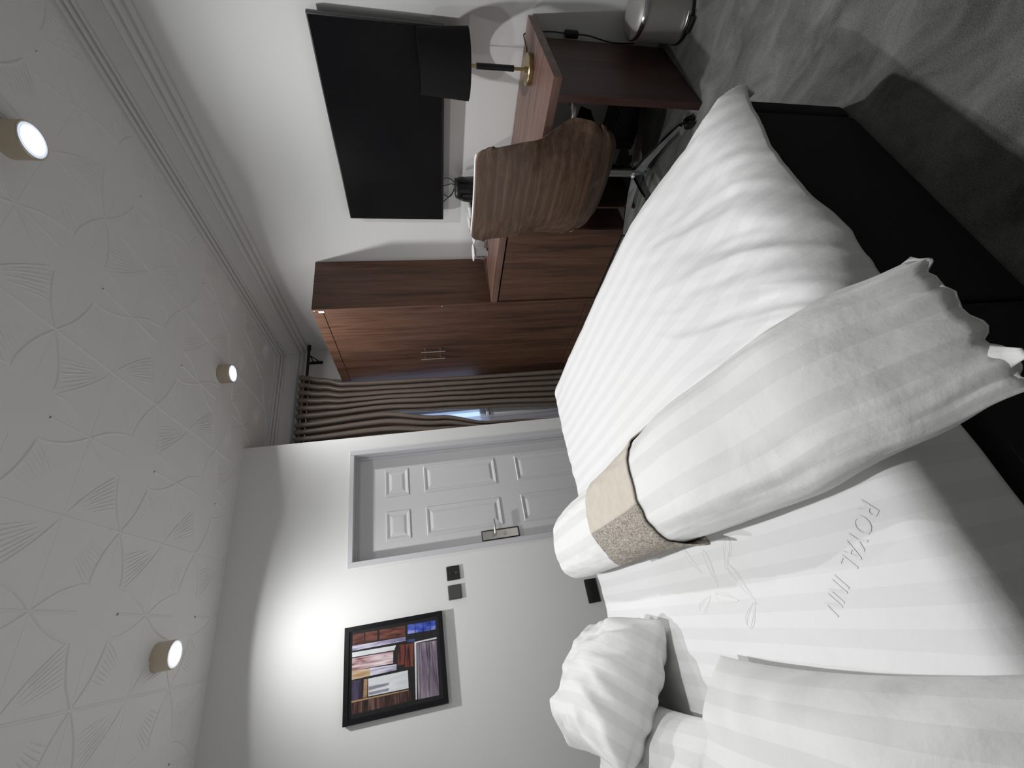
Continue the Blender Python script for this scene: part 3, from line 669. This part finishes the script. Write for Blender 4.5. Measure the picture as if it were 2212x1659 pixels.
PATCH = [
 ('brick', [(0.914, 0.078), (0.91, 0.19), (0.794, 0.193), (0.79, 0.078)]),
 ('brick', [(0.912, 0.202), (0.907, 0.323), (0.799, 0.321), (0.801, 0.201)]),
 ('brick', [(0.912, 0.343), (0.902, 0.606), (0.788, 0.604), (0.799, 0.341)]),
 ('blue', [(0.906, 0.631), (0.905, 0.706), (0.802, 0.706), (0.804, 0.63)]), ('blue', [(0.905, 0.712), (0.904, 0.788), (0.801, 0.788), (0.802, 0.712)]),
 ('blue', [(0.904, 0.794), (0.903, 0.862), (0.799, 0.862), (0.801, 0.794)]), ('blue', [(0.903, 0.868), (0.903, 0.922), (0.798, 0.919), (0.799, 0.868)]),
 ('lilac', [(0.791, 0.074), (0.779, 0.609), (0.736, 0.607), (0.737, 0.074)]),
 ('cream', [(0.72, 0.074), (0.707, 0.507), (0.659, 0.49), (0.669, 0.075)]),
 ('pink', [(0.658, 0.075), (0.649, 0.478), (0.521, 0.474), (0.532, 0.075)]),
 ('gold', [(0.532, 0.075), (0.520, 0.25), (0.44, 0.25), (0.436, 0.075)]), ('lilac', [(0.520, 0.25), (0.505, 0.508), (0.444, 0.506), (0.44, 0.25)]),
 ('cream', [(0.415, 0.231), (0.418, 0.617), (0.233, 0.618), (0.238, 0.233)]),
 ('dab', [(0.335, 0.234), (0.332, 0.433), (0.309, 0.429), (0.295, 0.238)]),
 ('dab', [(0.276, 0.237), (0.277, 0.432), (0.251, 0.423), (0.248, 0.241)]),
 ('violet', [(0.427, 0.079), (0.418, 0.183), (0.232, 0.178), (0.236, 0.079)]),
 ('tan', [(0.417, 0.19), (0.417, 0.224), (0.233, 0.221), (0.234, 0.184)]),
 ('tan', [(0.23, 0.076), (0.22, 0.619), (0.21, 0.615), (0.212, 0.076)]),
 ('brown', [(0.211, 0.076), (0.204, 0.214), (0.097, 0.217), (0.1, 0.08)]),
 ('brown', [(0.208, 0.229), (0.208, 0.638), (0.106, 0.641), (0.098, 0.228)]),
 ('rust', [(0.702, 0.527), (0.7, 0.594), (0.487, 0.585), (0.486, 0.519)]),
 ('rust', [(0.697, 0.606), (0.692, 0.685), (0.446, 0.673), (0.453, 0.591)]),
 ('blued', [(0.745, 0.624), (0.736, 0.703), (0.707, 0.698), (0.714, 0.626)]),
 ('mauve', [(0.684, 0.721), (0.674, 0.922), (0.099, 0.913), (0.102, 0.705)]),
 ('cream', [(0.703, 0.694), (0.709, 0.923), (0.691, 0.924), (0.689, 0.701)]),
 ('cream', [(0.699, 0.693), (0.695, 0.713), (0.105, 0.694), (0.103, 0.682)])]
PM = {'ground': paint('painting_black_ground', [(26, 26, 27), (38, 37, 37)], 'X'), 'brick': paint('painting_brick_red', [(52, 26, 22), (98, 56, 47), (130, 80, 70)], 'Z', 34, 4),
      'blue': paint('painting_blue', [(38, 52, 140), (66, 88, 190), (150, 160, 222)], 'Z', 30, 5), 'lilac': paint('painting_lilac', [(92, 84, 130), (190, 186, 205), (225, 222, 232)], 'Z', 40, 12),
      'cream': paint('painting_white', [(205, 208, 212), (228, 228, 230)], 'Z', 30, 6), 'pink': paint('painting_pink', [(120, 66, 66), (190, 160, 164), (232, 220, 222)], 'Z', 36, 9),
      'gold': paint('painting_gold', [(170, 132, 92), (214, 196, 172)], 'Z', 30, 8), 'dab': paint('painting_grey_dab', [(120, 122, 136), (160, 162, 172)], 'Z', 40, 4),
      'violet': paint('painting_dark_violet', [(42, 32, 36), (72, 66, 96), (98, 72, 62)], 'X', 40, 10), 'tan': paint('painting_tan', [(150, 118, 86), (184, 152, 112)], 'Z', 30, 8),
      'brown': paint('painting_brown', [(36, 26, 26), (74, 50, 46), (120, 90, 84)], 'X', 46, 12), 'rust': paint('painting_rust', [(34, 22, 22), (110, 56, 48), (134, 76, 64)], 'X', 30, 8),
      'blued': paint('painting_dark_blue', [(48, 62, 100), (66, 82, 122)], 'X'), 'mauve': paint('painting_mauve', [(62, 54, 70), (122, 110, 126), (176, 162, 172)], 'X', 48, 14)}
names = list(PM); mb = MB(); py_ = fy + 0.012
mb.box(PX0 + 0.018, PX1 - 0.018, py_, py_ + 0.006, PZ0 + 0.018, PZ1 - 0.018)
for f in mb.bm.faces: f.material_index = 0
for i, (c_, poly) in enumerate(PATCH):
    vs = [mb.bm.verts.new((PX0 + s_ * (PX1 - PX0), py_ - 0.0004 - 0.00003 * i, PZ1 - t_ * (PZ1 - PZ0))) for s_, t_ in poly]
    f = mb.bm.faces.new(vs); f.material_index = names.index(c_)
mb.build('painting', [PM[n] for n in names], pc, recalc=False)

# ------------------------------------------------------------------ switches and socket on the left wall
s1 = empty('card_switch', (0.30, YD, 1.312), 'black square switch plate with two small marks, beside the door', 'switch')
MB().box(0.257, 0.343, YD - 0.011, YD, 1.269, 1.355, 0.002).build('plate', M['switchd'], s1, True)
MB().box(0.262, 0.338, YD - 0.0125, YD - 0.0112, 1.274, 1.350, 0.001).build('rocker', M['switchd'], s1)
MB().prism([(0.295, YD - 0.0129, 1.334), (0.305, YD - 0.0129, 1.334), (0.303, YD - 0.0129, 1.330), (0.302, YD - 0.0129, 1.333), (0.298, YD - 0.0129, 1.333)], (0, 0.0003, 0)).build('mark', M['mark'], s1)
MB().prism([(0.293, YD - 0.0129, 1.297), (0.297, YD - 0.0129, 1.294), (0.303, YD - 0.0129, 1.297), (0.307, YD - 0.0129, 1.291), (0.299, YD - 0.0129, 1.291), (0.295, YD - 0.0129, 1.293)], (0, 0.0003, 0)).build('mark', M['mark'], s1)
s2 = empty('light_switch', (0.185, YD, 1.312), 'dark grey square light switch next to the black one', 'switch')
MB().box(0.142, 0.228, YD - 0.011, YD, 1.269, 1.355, 0.002).build('plate', M['switchg'], s2, True)
MB().box(0.148, 0.222, YD - 0.0135, YD - 0.0112, 1.275, 1.349, 0.001).build('rocker', M['switchg'], s2)
s3 = empty('wall_socket', (0.048, YD, 0.395), 'black double wall socket low on the white wall behind the bed', 'socket')
MB().box(-0.025, 0.121, YD - 0.009, YD, 0.354, 0.438, 0.002).build('plate', M['switchd'], s3, True)
for x in (0.088, 0.010):
    mb = MB(); mb.box(x - 0.002, x + 0.002, YD - 0.0094, YD - 0.0091, 0.390, 0.399)
    for d in (-0.011, 0.011): mb.box(x + d - 0.003, x + d + 0.003, YD - 0.0094, YD - 0.0091, 0.372, 0.376)
    mb.build('pin_holes', M['hole'], s3)
for x in (0.040, 0.056):
    MB().box(x - 0.0025, x + 0.0025, YD - 0.0094, YD - 0.0091, 0.393, 0.407).build('usb_port', M['hole'], s3)
    MB().box(x - 0.002, x + 0.002, YD - 0.0094, YD - 0.0091, 0.4095, 0.4125).build('usb_mark', M['mark'], s3)

# ------------------------------------------------------------------ curtains
RY, RZ = 3.435, 2.452
rod = empty('curtain_rod', (1.95, RY, RZ), 'black metal curtain rod with bracket above the window', 'curtain rod')
MB().tube([(XE + 0.002, RY, RZ), (2.46, RY, RZ)], 0.0125, 16).build('pole', M['rod'], rod, True)
MB().lathe([(0.0125, 0), (0.017, 0.004), (0.017, 0.055), (0.012, 0.06), (0, 0.06)], (2.46, RY, RZ), 16, (1, 0, 0)).build('finial', M['rod'], rod, True, 30)
mb = MB(); mb.tube([(2.40, RY, RZ - 0.014), (2.40, YB - 0.001, RZ - 0.012)], 0.006, 8).tube([(2.40, YB - 0.008, RZ - 0.075), (2.40, RY + 0.01, RZ - 0.018)], 0.005, 8)
mb.box(2.385, 2.415, YB - 0.010, YB - 0.001, RZ - 0.095, RZ + 0.03, 0.002).build('bracket', M['rod'], rod)
def curtain(label, xl, xr, nf, amp, yc, seed, top=2.505, bot=0.015):
    t = empty('curtain', ((xl(1.0) + xr(1.0)) / 2, RY, RZ), label, 'curtain', 'taupe eyelet curtains at the window')
    def fn(u, v):
        z = top + (bot - top) * v
        a, b_ = xl(z), xr(z)
        uu = u + 0.012 * noise.noise((u * 6, z * 0.9, seed)) * min(1, v * 3)
        ph = 2 * math.pi * nf * uu
        am = amp * (1 - 0.25 * v) * (1 + 0.35 * noise.noise((u * 4 + seed, z * 0.8, 1.7)) * min(1, v * 4))
        y = yc(z) + am * math.sin(ph) + 0.008 * noise.noise((u * 9, z * 2.2, seed + 5)) * min(1, v * 4)
        x = a + (b_ - a) * u - 0.0095 * math.sin(2 * ph) * min(1.0, (b_ - a) / 0.3)
        return Vector((x, y, z))
    mb = MB(); mb.grid(nf * 22, 70, fn)
    c = mb.build('drape', M['curtain'], t, True, None)
    md = c.modifiers.new('thickness', 'SOLIDIFY'); md.thickness = 0.003; md.offset = 0
    for k in range(2 * nf):
        u = (k + 0.5) / (2 * nf) - 0.25 / nf + 0.25 / nf
        p = fn(u, (top - RZ) / (top - bot)); q = fn(min(1, u + 0.004), (top - RZ) / (top - bot))
        ax = Vector((q.y - p.y, -(q.x - p.x), 0)).normalized()
        r_ = [(0.021, -0.004), (0.027, -0.004), (0.028, 0.0), (0.027, 0.004), (0.021, 0.004), (0.021, -0.004)]
        MB().lathe(r_, (p.x, RY, RZ), 18, ax, cap=False).build('eyelet', M['champagne'], t, True, 40)
curtain('taupe curtain panel next to the wardrobe', lambda z: interp(z, [(0.0, 1.655), (0.9, 1.705), (1.3, 1.722), (1.77, 1.746), (2.5, 1.705)]), lambda z: interp(z, [(0, 2.03), (0.9, 2.035), (1.5, 2.045), (1.9, 2.052), (2.13, 2.066), (2.3, 2.12), (2.5, 2.17)]), 6, 0.040, lambda z: 3.435, 3.0)
curtain('taupe curtain panel partly hidden behind the white wall end', lambda z: XE + 0.02, lambda z: interp(z, [(0, 1.50), (0.84, 1.54), (1.3, 1.645), (1.80, 1.728), (2.5, 1.69)]), 5, 0.036, lambda z: 3.43, 9.0)
mb = MB()
mb.grid(80, 30, lambda u, v: Vector((1.46 + (0.205 - 0.02 * (1 - v)) * u, 3.512 + 0.012 * math.sin(2 * math.pi * 4 * u + 0.8 * math.sin(v * 3)) + 0.006 * noise.noise((u * 7, v * 3, 2)), 2.44 - 2.40 * v)))
net = mb.build('net_curtain', M['net'], None, True, None, org=(1.56, 3.51, 2.44))
tag(net, 'sheer white net curtain showing in the gap between the taupe curtains', 'curtain')

# ------------------------------------------------------------------ bed
BY0, BY1, BX0, BX1 = 0.545, 2.34, -0.92, 1.158
bed = empty('bed', ((BX0 + BX1) / 2, (BY0 + BY1) / 2, 0), 'double divan bed with black fabric base facing the television wall', 'bed')
for a, b_ in ((BX0, 0.418), (0.424, BX1)):
    MB().box(a, b_, BY0, BY1, 0.012, 0.415, 0.012, 3).build('divan_section', M['divan'], bed, True)
MB().box(BX1 + 0.012, BX1 + 0.072, BY0 + 0.004, BY1, 0.006, 0.40, 0.014, 3).build('footboard', M['divan'], bed, True)
MB().box(BX0, BX1, BY0 + 0.05, BY1 - 0.05, 0.417, 0.50, 0.035, 4).build('mattress', M['mattress'], bed, True)
MB().box(XH + 0.004, BX0 - 0.002, BY0 - 0.03, BY1 + 0.03, 0.0, 1.05, 0.02, 3).build('headboard', M['divan'], bed, True)

XI1, YI0, YI1, RB = 1.125, 0.625, 2.20, 0.125
def ztop(x, y):
    z = 0.612
    z -= (0.008 + 0.085 * sm(y, 1.05, 0.5)) * sm(x, 0.62, 1.2) * (1 - 0.70 * sm(y, 1.1, 2.15))
    z -= 0.030 * sm(y, 1.0, 0.55) * sm(x, 0.15, 0.6) * (1 - 0.6 * sm(x, 0.8, 1.14))
    z += 0.008 * noise.noise((x * 2.2, y * 2.2, 0.3)) + 0.004 * noise.noise((x * 6, y * 4, 4.1))
    return z
def crease(a, b):
    """long pulled creases running up from the near hem"""
    k1 = a - 0.70 * (b - 0.5); k2 = b + 0.5 * a
    q = k1 * 10.5 + 0.8 * noise.noise((a * 2.3, b * 2.5, 7))
    r1 = 1 - abs(noise.noise((q, k2 * 1.1, 3.3))) * 3.2
    r2 = 1 - abs(noise.noise((q * 2.1 + 4, k2 * 1.8, 8.3))) * 2.6
    return max(-0.5, r1) * 0.9 + max(-0.5, r2) * 0.35 - 0.45
def duvet_pt(a, b):
    ex = max(0.0, a - XI1); ey = (b - YI1) if b > YI1 else ((b - YI0) if b < YI0 else 0.0)
    d = math.hypot(ex, ey) if b > YI1 else max(abs(ex), abs(ey)) * 0.7 + math.hypot(ex, ey) * 0.3
    px, py = min(a, XI1), min(max(b, YI0), YI1)
    z = ztop(px + ex * 0.5, py + ey * 0.5)
    amp = 0.021 * sm(b, 1.12, 0.66) * sm(a, 0.30, 0.48) * (1 - 0.6 * sm(a, 0.9, 1.1)) * (0.35 + 0.65 * sm(b, 0.45, 0.62)) + 0.0015
    fold = crease(a, b)
    if b > 1.9:
        fold = noise.noise((a * 22, b * 1.0, 5.5)); amp = 0.010 * sm(b, 2.0, 2.3)
    r = RB if b > 1.0 else 0.055 + (RB - 0.055) * max(sm(a, 0.28, 0.60), sm(ex, 0, 0.05))
    if d < 1e-6: return Vector((px, py, z + amp * fold))
    dx, dy = ex / d, ey / d
    if d < r * math.pi / 2: h = r * math.sin(d / r); v = r * (1 - math.cos(d / r))
    else: h = r + 0.05 * (d - r * math.pi / 2); v = r + 0.99 * (d - r * math.pi / 2)
    h += amp * fold * min(1, d / r) * (0.35 if b < YI0 else 0.9)
    return Vector((px + dx * h, py + dy * h, z - v + amp * fold * max(0, 1 - d / r)))
def near_drop(x): return interp(x, [(-0.9, 0.20), (0.10, 0.205), (0.28, 0.195), (0.42, 0.220), (0.58, 0.195), (0.75, 0.160), (0.92, 0.145), (1.10, 0.152), (1.3, 0.18)])
NX, NY = 250, 210
A0 = BX0 + 0.03; A1 = XI1 + 0.215
def duv(u, v):
    a = A0 + (A1 - A0) * u
    b0 = YI0 - near_drop(a) - 0.008 * noise.noise((a * 5, 0, 2.0)); b1 = YI1 + 0.30
    return duvet_pt(a, b0 + (b1 - b0) * v)
mb = MB()
mb.grid(NX, NY, duv, lambda u, v: (A0 + (A1 - A0) * u, v * 2.2))
dv = mb.build('duvet', M['linen'], None, True, None, org=(0.1, 1.4, 0.6))
md = dv.modifiers.new('thickness', 'SOLIDIFY'); md.thickness = 0.012; md.offset = -1.0
tag(dv, 'white satin striped duvet spread over the bed with its hem above the black base', 'duvet')

# long bolster lying across the bed
def bol_sec(y):
    """centre x, centre z, half width, half height"""
    a = interp(y, [(0.375, 0.118), (0.50, 0.140), (0.70, 0.158), (0.95, 0.161), (1.33, 0.156), (1.9, 0.160), (2.36, 0.150)])
    hb = interp(y, [(0.375, 0.003), (0.39, 0.008), (0.60, 0.088), (0.95, 0.104), (1.33, 0.098), (1.9, 0.105), (2.36, 0.098)]) if y > 0.60 else 0.003 + 0.085 * math.sin(max(0, (y - 0.375) / 0.225) * math.pi / 2) ** 0.8
    xc = interp(y, [(0.36, 0.262), (0.9, 0.254), (1.6, 0.250), (2.36, 0.252)])
    zb = interp(y, [(0.36, 0.600), (0.45, 0.585), (0.66, 0.592), (0.9, 0.610), (2.2, 0.612), (2.36, 0.600)])
    if y > 2.14:
        k = math.sqrt(max(0.0, 1 - ((y - 2.14) / 0.225) ** 2)); zc_ = zb + hb; a *= 0.15 + 0.85 * k; hb *= 0.02 + 0.98 * k; return xc, zc_, a, hb
    return xc, zb + hb, a, hb
def bol_pt(y, phi, grow=0.0, seed=1.0):
    xc, zc_, a, hb = bol_sec(y)
    c, s = math.cos(phi), math.sin(phi)
    ex = 2 / 2.5
    px = math.copysign(abs(c) ** ex, c); pz = math.copysign(abs(s) ** ex, s)
    if pz < 0: pz *= 0.98
    w_ = 0.007 * noise.noise((y * 3.5, phi * 2.0, seed)) + 0.004 * noise.noise((y * 11 + phi * 2, phi * 5, seed + 2))
    k = sm(y, 0.60, 0.40)
    # gathers running into the end seam, and the ruffled seam itself
    u_ = c * 9.0
    w_ += k * 0.007 * noise.noise((u_ * 0.8, y * 2.0, 3.0)) * (1 if s > 0 else 0.3)
    wig = sm(y, 0.44, 0.375) * (0.005 * math.sin(u_ * 2.3 + 1.0) + 0.007 * noise.noise((u_ * 0.9, 2.0, 6.0)))
    yy = y - sm(y, 0.46, 0.375) * 0.012 * noise.noise((u_ * 0.6, 5.0, 1.0))
    return Vector((xc + (a + grow + w_ * 0.7) * px, yy, zc_ + (hb + grow + w_ * min(1, hb / 0.03)) * pz + wig))
YB0, YB1 = 0.372, 2.365
mb = MB()
NB = 96
def bf(u, v):
    y = YB0 + (YB1 - YB0) * v; phi = 2 * math.pi * u
    p = bol_pt(y, phi)
    return p
mb.grid(NB, 160, bf, lambda u, v: (u * 0.80 + 0.01, v * 2.0), closeu=True)
bol = empty('bolster_pillow', (0.25, 1.35, 0.61), 'long white striped bolster pillow lying across the middle of the bed', 'pillow')
case = mb.build('pillowcase', M['linen2'], bol, True, None)
md = case.modifiers.new('thickness', 'SOLIDIFY'); md.thickness = 0.004; md.offset = -1.0
# loose corner of the case flap standing off the end seam
mb = MB()
mb.grid(10, 10, lambda u, v: Vector((0.198 + (u - 0.5) * 0.052 * (1 - 0.75 * v) - 0.016 * v, 0.392 - 0.042 * v, 0.604 + 0.010 * v + 0.008 * math.sin(u * math.pi) * (1 - v))), lambda u, v: (u * 0.05, v * 0.05))
fl = mb.build('case_flap', M['linen2'], bol, True, None)
md = fl.modifiers.new('thickness', 'SOLIDIFY'); md.thickness = 0.003; md.offset = 0

# two-tone cloth band around the bolster
band = empty('pillow_band', (0.25, 1.33, 0.61), 'two-tone beige and taupe cloth band wrapped around the long bolster', 'band')
def band_fn(p0, p1):
    def fn(u, v):
        phi = p0 + (p1 - p0) * u
        ear = 0.050 * math.exp(-((phi - 0.0) / 0.22) ** 2) + 0.070 * math.exp(-((phi - math.pi - 0.12) / 0.24) ** 2)
        yn = 1.125 - ear; yf = 1.560 + 0.01 * math.sin(phi * 2)
        y = yn + (yf - yn) * v
        p = bol_pt(y, phi, 0.0045)
        if v < 0.12:
            k = (0.12 - v) / 0.12; e_ = ear / 0.085
            p.x += math.copysign(0.018 * e_ * k, math.cos(phi)); p.z += 0.002 * k
        p.z = max(p.z, 0.617)
        return p
    return fn
for nm, mt_, p0, p1 in (('light_cloth', 'beige', -0.42, math.pi * 0.56), ('dark_cloth', 'taupe', math.pi * 0.56, math.pi + 0.42)):
    mb = MB(); mb.grid(48, 36, band_fn(p0, p1)); bo = mb.build(nm, M[mt_], band, True, None)
    md = bo.modifiers.new('thickness', 'SOLIDIFY'); md.thickness = 0.004; md.offset = 1.0
    bo['label'] = 'light beige half of the band' if nm == 'light_cloth' else 'speckled taupe half of the band'

# head pillows
def pillow(label, loc, rot, w_, d_, h_, seed, sag=0.0, name='pillow', wr=1.0, shear=0.0, full=0.55):
    t = empty(name, (0, 0, 0), label, 'pillow', 'white striped pillows at the head of the bed')
    mb = MB(); n = 64
    def prof(s, t_):
        k = max(0.0, (1 - abs(s) ** 2.8) * (1 - abs(t_) ** 2.8)); return k ** full
    def pt(s, t_, sg):
        x = s * w_ / 2 * (1 - 0.07 * (1 - t_ * t_) * abs(s) ** 3); y = t_ * d_ / 2 * (1 - 0.06 * (1 - s * s) * abs(t_) ** 3)
        y += shear * max(0.0, t_) * (1 - s) / 2
        k = prof(s, t_)
        nz = noise.noise((s * 2.2 + seed, t_ * 2.2, seed)) * 0.012 + noise.noise((s * 6, t_ * 3 + seed, 2 * seed)) * 0.006
        r_ = math.hypot(s, t_); an = math.atan2(t_, s)
        nz += 0.010 * sm(r_, 0.55, 1.0) * math.sin(an * 17 + 2 * noise.noise((s * 3, t_ * 3, seed)))
        z = sg * (h_ * (0.60 if sg > 0 else 0.40)) * k + nz * wr * (k ** 0.4) * (1 if sg > 0 else 0.4)
        z -= sag * (s * s + t_ * t_)
        return Vector((x, y, z))
    for sg in (1, -1):
        mb.grid(n, n, lambda u, v: pt(math.sin((u - .5) * math.pi), math.sin((v - .5) * math.pi), sg), lambda u, v: (0.5 * w_ * math.sin((u - .5) * math.pi) + 0.013 * seed, v * d_))
    bmesh.ops.remove_doubles(mb.bm, verts=mb.bm.verts, dist=0.0004)
    o = mb.build('pillowcase', M['linen2'], t, True, None)
    t.location = loc; t.rotation_euler = rot
    return t
pillow('big white striped pillow nearest the camera at the bed head', (-0.475, 0.83, 0.735), (0, math.radians(13), math.radians(2)), 0.62, 0.80, 0.27, 1.3, shear=0.21)
pillow('white striped pillow lying flat under the propped one at the far side', (-0.615, 1.785, 0.735), (0, math.radians(13), math.radians(0)), 0.56, 0.90, 0.22, 4.7)
pillow('plump white pillow propped up at the far side of the bed', (-0.30, 1.85, 0.790), (math.radians(2), math.radians(38), math.radians(6)), 0.44, 0.58, 0.28, 7.1, wr=1.9, full=0.42)

# woven lettering and leaf motif in the duvet cloth
cu = bpy.data.curves.new('lettering', 'FONT'); cu.body = 'ROYAL  INN'; cu.size = 0.062; cu.resolution_u = 3
tob = bpy.data.objects.new('lettering_tmp', cu); COL.objects.link(tob)
bpy.context.view_layer.update()
tme = bpy.data.meshes.new_from_object(tob.evaluated_get(bpy.context.evaluated_depsgraph_get()))
bpy.data.objects.remove(tob)
tb = bmesh.new(); tb.from_mesh(tme)
bmesh.ops.triangulate(tb, faces=tb.faces); bmesh.ops.subdivide_edges(tb, edges=[e for e in tb.edges if e.calc_length() > 0.02], cuts=2)
wmax = max(v.co.x for v in tb.verts)
o0 = Vector((0.062, 0.652)); dx_ = Vector((-0.63, 0.777)); dy_ = Vector((-0.777, -0.63)); k_ = 0.262 / wmax
for v in tb.verts:
    q = o0 + dx_ * (v.co.x * k_) + dy_ * (v.co.y * k_ - 0.02)
    v.co = Vector((q.x, q.y, duvet_pt(q.x, q.y).z + 0.0012)) - Vector((0.1, 1.4, 0.6))
lm = bpy.data.meshes.new('woven_lettering'); tb.to_mesh(lm); tb.free(); lm.materials.append(M['weave'])
lo_ = bpy.data.objects.new('woven_lettering', lm); COL.objects.link(lo_); lo_.parent = dv
mb = MB()
for cx_, cy_, an, ln_ in ((-0.03, 1.11, 0.5, 0.11), (-0.06, 1.20, 1.4, 0.10), (0.02, 1.22, 0.0, 0.10), (0.045, 1.12, -0.7, 0.10), (-0.10, 1.12, 2.3, 0.09), (0.05, 1.31, 0.7, 0.10), (-0.07, 1.32, 2.0, 0.10)):
    for w_ in (0.020, 0.011):
        pts = []
        for i_ in range(25):
            t_ = 2 * math.pi * i_ / 24; lx = math.cos(t_) * ln_ / 2; ly = math.sin(t_) * w_ * (0.6 + 0.4 * math.cos(t_))
            q = Vector((cx_ + lx * math.cos(an) - ly * math.sin(an), cy_ + lx * math.sin(an) + ly * math.cos(an)))
            pts.append((q.x, q.y, duvet_pt(q.x, q.y).z - 0.0006))
        mb.tube(pts[:-1], 0.0020, 6, closed=True)
em = mb.build('woven_motif', M['linen'], dv, True, None); em['kind'] = 'stuff'
